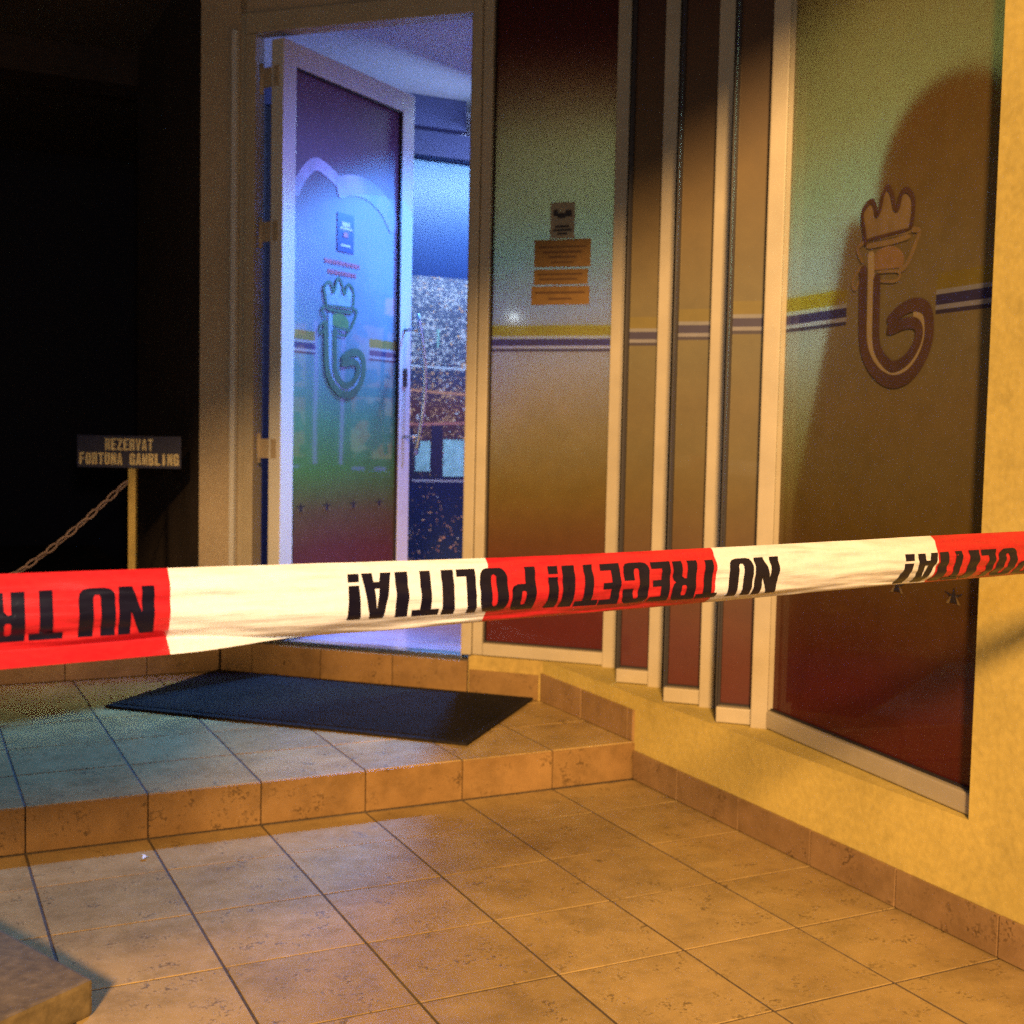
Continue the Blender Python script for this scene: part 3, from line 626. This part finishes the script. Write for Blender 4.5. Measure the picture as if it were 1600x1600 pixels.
# ------------------------------------------------------------------ stone block, paper scrap
K = (.310, 2.324); e1 = Vector((.107 * -1, .24)).normalized(); e2 = Vector((-.128, -.082)).normalized()
q = [K, (K[0] + e1.x * .9, K[1] + e1.y * .9)]
bl = [K, (K[0] - .40 * .42 * 1.9, K[1] + .91 * .42 * 1.9), (K[0] - .40 * .8 - .84 * .6, K[1] + .91 * .8 - .54 * .6), (K[0] - .84 * .6, K[1] - .54 * .6)]
MB().prism(bl, .001, .07, bev=.008).build('stone_block', 'stone', label='rough tan stone block at the lower left corner of the tiled floor', cat='block')
m = MB(); pts = [(0, 0, .004), (.014, .004, .010), (.018, .016, .003), (.004, .019, .012)]
vs = [m.bm.verts.new((.535 + a, 3.125 + b, c)) for a, b, c in pts]; m.bm.faces.new(vs[:3]); m.bm.faces.new((vs[0], vs[2], vs[3]))
m.build('paper_scrap', 'whiteprint', label='tiny white paper scrap on the floor tiles below the step', cat='litter')

# ------------------------------------------------------------------ lettering
def rr(x0, x1, y0, y1, r=.16, n=5):
    r = min(r, (x1 - x0) / 2, (y1 - y0) / 2); out = []
    for cx, cy, a0 in ((x1 - r, y0 + r, -90), (x1 - r, y1 - r, 0), (x0 + r, y1 - r, 90), (x0 + r, y0 + r, 180)):
        for k in range(n + 1):
            a = math.radians(a0 + 90 * k / n); out.append((cx + r * math.cos(a), cy + r * math.sin(a)))
    return out
S = .38
GL = {
 'I': [[(0, 0), (1, 0), (1, 1), (0, 1)]],
 'T': [[(.30, 0), (.70, 0), (.70, .84), (1, .84), (1, 1), (0, 1), (0, .84), (.30, .84)]],
 'L': [[(0, 0), (1, 0), (1, .17), (.5, .17), (.5, 1), (0, 1)]],
 'E': [[(0, 0), (1, 0), (1, .16), (.46, .16), (.46, .43), (.9, .43), (.9, .58), (.46, .58), (.46, .84), (1, .84), (1, 1), (0, 1)]],
 'N': [[(0, 0), (.36, 0), (.36, .52), (.62, 0), (1, 0), (1, 1), (.66, 1), (.66, .50), (.40, 1), (0, 1)]],
 '!': [[(.1, .26), (.9, .26), (1, 1), (0, 1)], [(.08, 0), (.92, 0), (.92, .19), (.08, .19)]],
 'A': [[(0, 0), (.36, 0), (.41, .2), (.60, .2), (.64, 0), (1, 0), (.74, 1), (.27, 1)], [(.43, .34), (.505, .78), (.58, .34)]],
 'U': [[(0, 1), (0, .2), (.03, .1), (.12, .03), (.3, 0), (.7, 0), (.88, .03), (.97, .1), (1, .2), (1, 1), (.60, 1), (.60, .2), (.56, .14), (.44, .14), (.40, .2), (.40, 1)]],
 'O': [rr(0, 1, 0, 1, .28), rr(.41, .59, .15, .85, .09)],
 'P': [[(0, 0), (.42, 0), (.42, .38), (.72, .38), (.9, .42), (.98, .5), (1, .6), (1, .82), (.97, .92), (.88, .98), (.7, 1), (0, 1)], rr(.42, .60, .53, .85, .06)],
 'C': [[(1, .60), (1, .80), (.97, .91), (.88, .98), (.72, 1), (.28, 1), (.12, .98), (.03, .91), (0, .80), (0, .2), (.03, .09), (.12, .02), (.28, 0), (.72, 0), (.88, .02), (.97, .09), (1, .2), (1, .40), (.60, .40), (.60, .2), (.56, .14), (.44, .14), (.41, .2), (.41, .80), (.44, .86), (.56, .86), (.60, .80), (.60, .60)]],
 'R': [[(0, 0), (.40, 0), (.40, .42), (.50, .42), (.60, .36), (.62, 0), (1, 0), (1, .36), (.95, .45), (.85, .50), (.95, .55), (1, .64), (1, .84), (.96, .94), (.86, .99), (.7, 1), (0, 1)], rr(.40, .60, .58, .85, .06)],
 'Z': [[(0, 0), (1, 0), (1, .17), (.45, .17), (1, .83), (1, 1), (.04, 1), (.04, .84), (.52, .84), (0, .17)]],
 'V': [[(.3, 0), (.7, 0), (1, 1), (.64, 1), (.5, .35), (.36, 1), (0, 1)]],
 'F': [[(0, 0), (.42, 0), (.42, .42), (.9, .42), (.9, .58), (.42, .58), (.42, .84), (1, .84), (1, 1), (0, 1)]],
 'G': [[(1, .60), (1, .80), (.97, .91), (.88, .98), (.72, 1), (.28, 1), (.12, .98), (.03, .91), (0, .80), (0, .2), (.03, .09), (.12, .02), (.28, 0), (.72, 0), (1, .04), (1, .52), (.52, .52), (.52, .40), (.62, .40), (.62, .18), (.56, .14), (.44, .14), (.41, .2), (.41, .80), (.44, .86), (.56, .86), (.60, .80), (.60, .60)]],
 'M': [[(0, 0), (.26, 0), (.26, .62), (.42, 0), (.58, 0), (.74, .62), (.74, 0), (1, 0), (1, 1), (.66, 1), (.5, .42), (.34, 1), (0, 1)]],
 'B': [[(0, 0), (.72, 0), (.9, .03), (1, .14), (1, .40), (.93, .50), (1, .6), (1, .84), (.92, .96), (.74, 1), (0, 1)], rr(.40, .60, .15, .42, .05), rr(.40, .60, .58, .85, .05)],
}
def glyph_bm(g):
    cu = bpy.data.curves.new('glyph', 'CURVE'); cu.dimensions = '2D'; cu.fill_mode = 'FRONT'
    for poly in GL[g]:
        sp = cu.splines.new('POLY'); sp.points.add(len(poly) - 1)
        for i, (x, y) in enumerate(poly): sp.points[i].co = (x, y, 0, 1)
        sp.use_cyclic_u = True
    o = bpy.data.objects.new('glyph', cu); C.objects.link(o); bpy.context.view_layer.update()
    me = bpy.data.meshes.new_from_object(o.evaluated_get(bpy.context.evaluated_depsgraph_get()))
    bm = bmesh.new(); bm.from_mesh(me); bpy.data.objects.remove(o); bpy.data.curves.remove(cu); bpy.data.meshes.remove(me)
    return bm
# ------------------------------------------------------------------ the barrier tape
def sstep(a, b, x): t = max(0, min(1, (x - a) / (b - a))); return t * t * (3 - 2 * t)
FT, FB = math.radians(52), math.radians(-78)
def ztop(X): return .9652 - .0075 * sstep(0, .7, X) + .0018 * sstep(.9, 1.4, X)
def zbot(X): return .889 + .0035 * sstep(.8, 1.2, X)
def surf(X, t, off=0.0):
    """t 0 top .. 1 bottom; returns point, pushed out by off towards the camera side"""
    zt, zb = ztop(X), zbot(X); hem = 1 - sstep(.20, .37, X)
    tb = 1 - .15 * hem
    fb = FB + (FB * -.30) * hem
    q = min(1, t / tb); ph = FT + (fb - FT) * q
    zbb = zb + (.0120 * hem)
    Rr = (zt - zbb) / (math.sin(FT) - math.sin(fb)); z = zt - Rr * math.sin(FT) + Rr * math.sin(ph)
    y = -Rr * (math.cos(ph) - math.cos(FT)) * .95; nx = Vector((0, -math.cos(ph), math.sin(ph)))
    if t > tb:
        k = (t - tb) / (1 - tb); z -= (zbb - zb) * k; y -= .016 * hem * k ** .8; nx = Vector((0, -.5, .86))
    # creases where the tape changes from hemmed to rolled, and faint pull wrinkles
    wr = math.exp(-((X - .42) / .22) ** 2) * math.sin((X * 34 + t * 8.5)) * .0016 * sstep(.25, .6, t)
    wr += math.exp(-((X - 1.12) / .14) ** 2) * math.sin(X * 26 - t * 7) * .0012
    n = noise.noise(Vector((X * 7 + t * 2.2, t * 5.5 - X * 1.5, 1.3))); wr += .0034 * (abs(n) ** .7) * math.copysign(1, n) * sstep(0, .15, t)
    n2 = noise.noise(Vector((X * 21 - t * 5, t * 9 + X * 6, 7.1))); wr += .0021 * n2
    P = Vector((X, 1.082 + .15 * X + y + wr, z)) + nx * off
    return P
XS = [-1.60 + i * .0125 for i in range(int((2.0875 - -1.60) / .0125))]
XB = [(-1.60, -1.10, 0), (-1.10, -.78, 1), (-.78, -.44, 0), (-.44, -.112, 0), (-.112, .2118, 1), (.2118, .546, 0), (.546, .8648, 1), (.8648, 1.2765, 0), (1.2765, 1.60, 1), (1.60, 1.94, 0), (1.94, 2.075, 1)]
tape = empty('barrier_tape', (.7, 1.2, .889), 'red and white police tape with black upside-down lettering, stretched across the entrance', 'barrier tape')
NTt = 48
for a, b, r in XB:
    m = MB(); k = max(4, int((b - a) / .007)); g = []
    for i in range(k + 1):
        g.append([m.bm.verts.new(surf(a + (b - a) * i / k, j / NTt)) for j in range(NTt + 1)])
    for i in range(k):
        for j in range(NTt): m.bm.faces.new((g[i][j], g[i][j + 1], g[i + 1][j + 1], g[i + 1][j])).smooth = True
    m.build('red_length' if r else 'white_length', 'taper' if r else 'tapew', tape)
LET = [('R', 0.0640, 0.0911), ('T', 0.0942, 0.1213), ('U', 0.1338, 0.1643), ('N', 0.1671, 0.1976), ('!', 0.3835, 0.3979), ('A', 0.3993, 0.4316), ('I', 0.4359, 0.4500), ('T', 0.4546, 0.485), ('I', 0.4885, 0.503), ('L', 0.5065, 0.5293), ('O', 0.5339, 0.5681), ('P', 0.5721, 0.6033), ('!', 0.6184, 0.6336), ('I', 0.638, 0.6547), ('T', 0.6578, 0.6896), ('E', 0.6910, 0.7188), ('C', 0.7233, 0.7610), ('E', 0.7637, 0.7926), ('R', 0.7964, 0.8332), ('T', 0.8352, 0.869), ('U', 0.8858, 0.9254), ('N', 0.9284, 0.9693), ('!', 1.2047, 1.2265), ('A', 1.2315, 1.2759), ('I', 1.2804, 1.3018), ('T', 1.3057, 1.3443), ('I', 1.3477, 1.3703), ('L', 1.3749, 1.4091), ('O', 1.4152, 1.4624), ('P', 1.4687, 1.5127)]
x = .0590
for g, wd in (('E', .028), ('C', .032), ('E', .028), ('T', .031), ('I', .015), ('!', .015)): LET.append((g, x - wd, x)); x -= wd + .0045
x = 1.527
for g, wd in (('!', .018), ('I', .02), ('T', .036), ('E', .032), ('C', .038), ('E', .032), ('R', .038), ('T', .036), (' ', .015), ('U', .04), ('N', .042)):
    if g != ' ': LET.append((g, x, x + wd))
    x += wd + .005
def t_of_z(X, z):
    lo, hi = 0.0, 1.0
    for _ in range(24):
        mid = (lo + hi) / 2
        if surf(X, mid).z > z: lo = mid
        else: hi = mid
    return lo
gcache = {}
for g, x0, x1 in LET:
    if g not in gcache:
        b = glyph_bm(g)
        for k in range(1, 14): bmesh.ops.bisect_plane(b, geom=b.verts[:] + b.edges[:] + b.faces[:], plane_co=(0, k / 14, 0), plane_no=(0, 1, 0))
        for k in range(1, 4): bmesh.ops.bisect_plane(b, geom=b.verts[:] + b.edges[:] + b.faces[:], plane_co=(k / 4, 0, 0), plane_no=(1, 0, 0))
        gcache[g] = b
    m = MB(); m.bm = gcache[g].copy(); xm = (x0 + x1) / 2
    za = .9505 - .0065 * sstep(.3, 1.0, xm) - .0065 * sstep(.95, 1.25, xm); zb_ = .9095 - .0105 * sstep(.1, .95, xm) - .003 * sstep(.95, 1.25, xm)
    ta, tb_ = t_of_z(xm, za), t_of_z(xm, zb_)
    for v in m.bm.verts:
        u, q = v.co.x, v.co.y; v.co = surf(x1 - u * (x1 - x0), ta + (tb_ - ta) * q, .0005)
    for fc in m.bm.faces: fc.smooth = True
    m.build('printed_letter', 'tapek', tape)
for g in gcache: gcache[g].free()

# ------------------------------------------------------------------ reserved sign, pole, chain
fw = Vector((.443, .896)); rt = Vector((.896, -.443)); Ps = Vector((.822, 5.056))
SF = ((Ps.x, Ps.y), (rt.x, rt.y), (fw.x, fw.y))
sg = empty('reserved_sign', (Ps.x, Ps.y, .252), 'dark blue reserved sign with cream letters on a mustard pole', 'sign')
MB().box(-.212, .198, -.012, .0, .918, 1.045, SF, .002).build('board', 'signblue', sg)
MB().box(-.015, .015, .001, .030, .252, 1.02, SF, .003).build('pole', 'poleyel', sg)
MB().box(-.09, .09, -.06, .10, .2525, .268, SF, .003).build('foot', 'poleyel', sg)
def sign_text(s, u0, u1, z0, z1):
    n = len(s); wd = (u1 - u0) / n
    for i, g in enumerate(s):
        if g == ' ': continue
        b = glyph_bm(g); m = MB(); m.bm.free(); m.bm = b; a = u0 + wd * i + wd * (.08 if g != 'I' else .3); cw = wd * (.84 if g != 'I' else .4)
        for v in b.verts:
            u = a + v.co.x * cw; z = z0 + v.co.y * (z1 - z0); v.co = (SF[0][0] + rt.x * u - fw.x * .0132, SF[0][1] + rt.y * u - fw.y * .0132, z)
        m.build('sign_letter', 'signtext', sg)
sign_text('REZERVAT', -.103, .090, .987, 1.033)
sign_text('FORTUNA GAMBLING', -.204, .192, .930, .976)
ch = empty('chain', (.6, 5.15, .45), 'pale plastic chain slanting down from the reserved sign pole', 'chain')
p0 = Vector((.805, 5.05, .865)); p1 = Vector((.16, 5.37, .33)); N = 18; pts = []
for k in range(N + 1):
    t = k / N; p = p0.lerp(p1, t); p.z -= .05 * math.sin(math.pi * t); pts.append(p)
lm = None
for k in range(N):
    a, b = pts[k], pts[k + 1]; d = (b - a); L = d.length * .74; m = MB(); loop = []
    for j in range(16):
        an = 2 * math.pi * j / 16; loop.append((L * (.55 * math.cos(an) + .10 * math.copysign(min(1, abs(math.cos(an)) * 3), math.cos(an))), .0105 * math.sin(an), 0))
    if lm is None:
        m.tube(loop, .0034, 6, closed=True); me = bpy.data.meshes.new('link'); m.bm.to_mesh(me); m.bm.free(); me.materials.append(M['chain']); lm = me
    o = place('link', lm, (a + b) / 2, ch); o.rotation_mode = 'QUATERNION'
    o.rotation_quaternion = d.to_track_quat('X', 'Z') @ Matrix.Rotation(math.pi / 2 * (k % 2) + .4, 3, 'X').to_quaternion()
MB().cyl((.16, 5.37), .02, .252, .34, 12).build('chain_anchor', 'steel', label='low metal anchor holding the far end of the chain', cat='anchor')
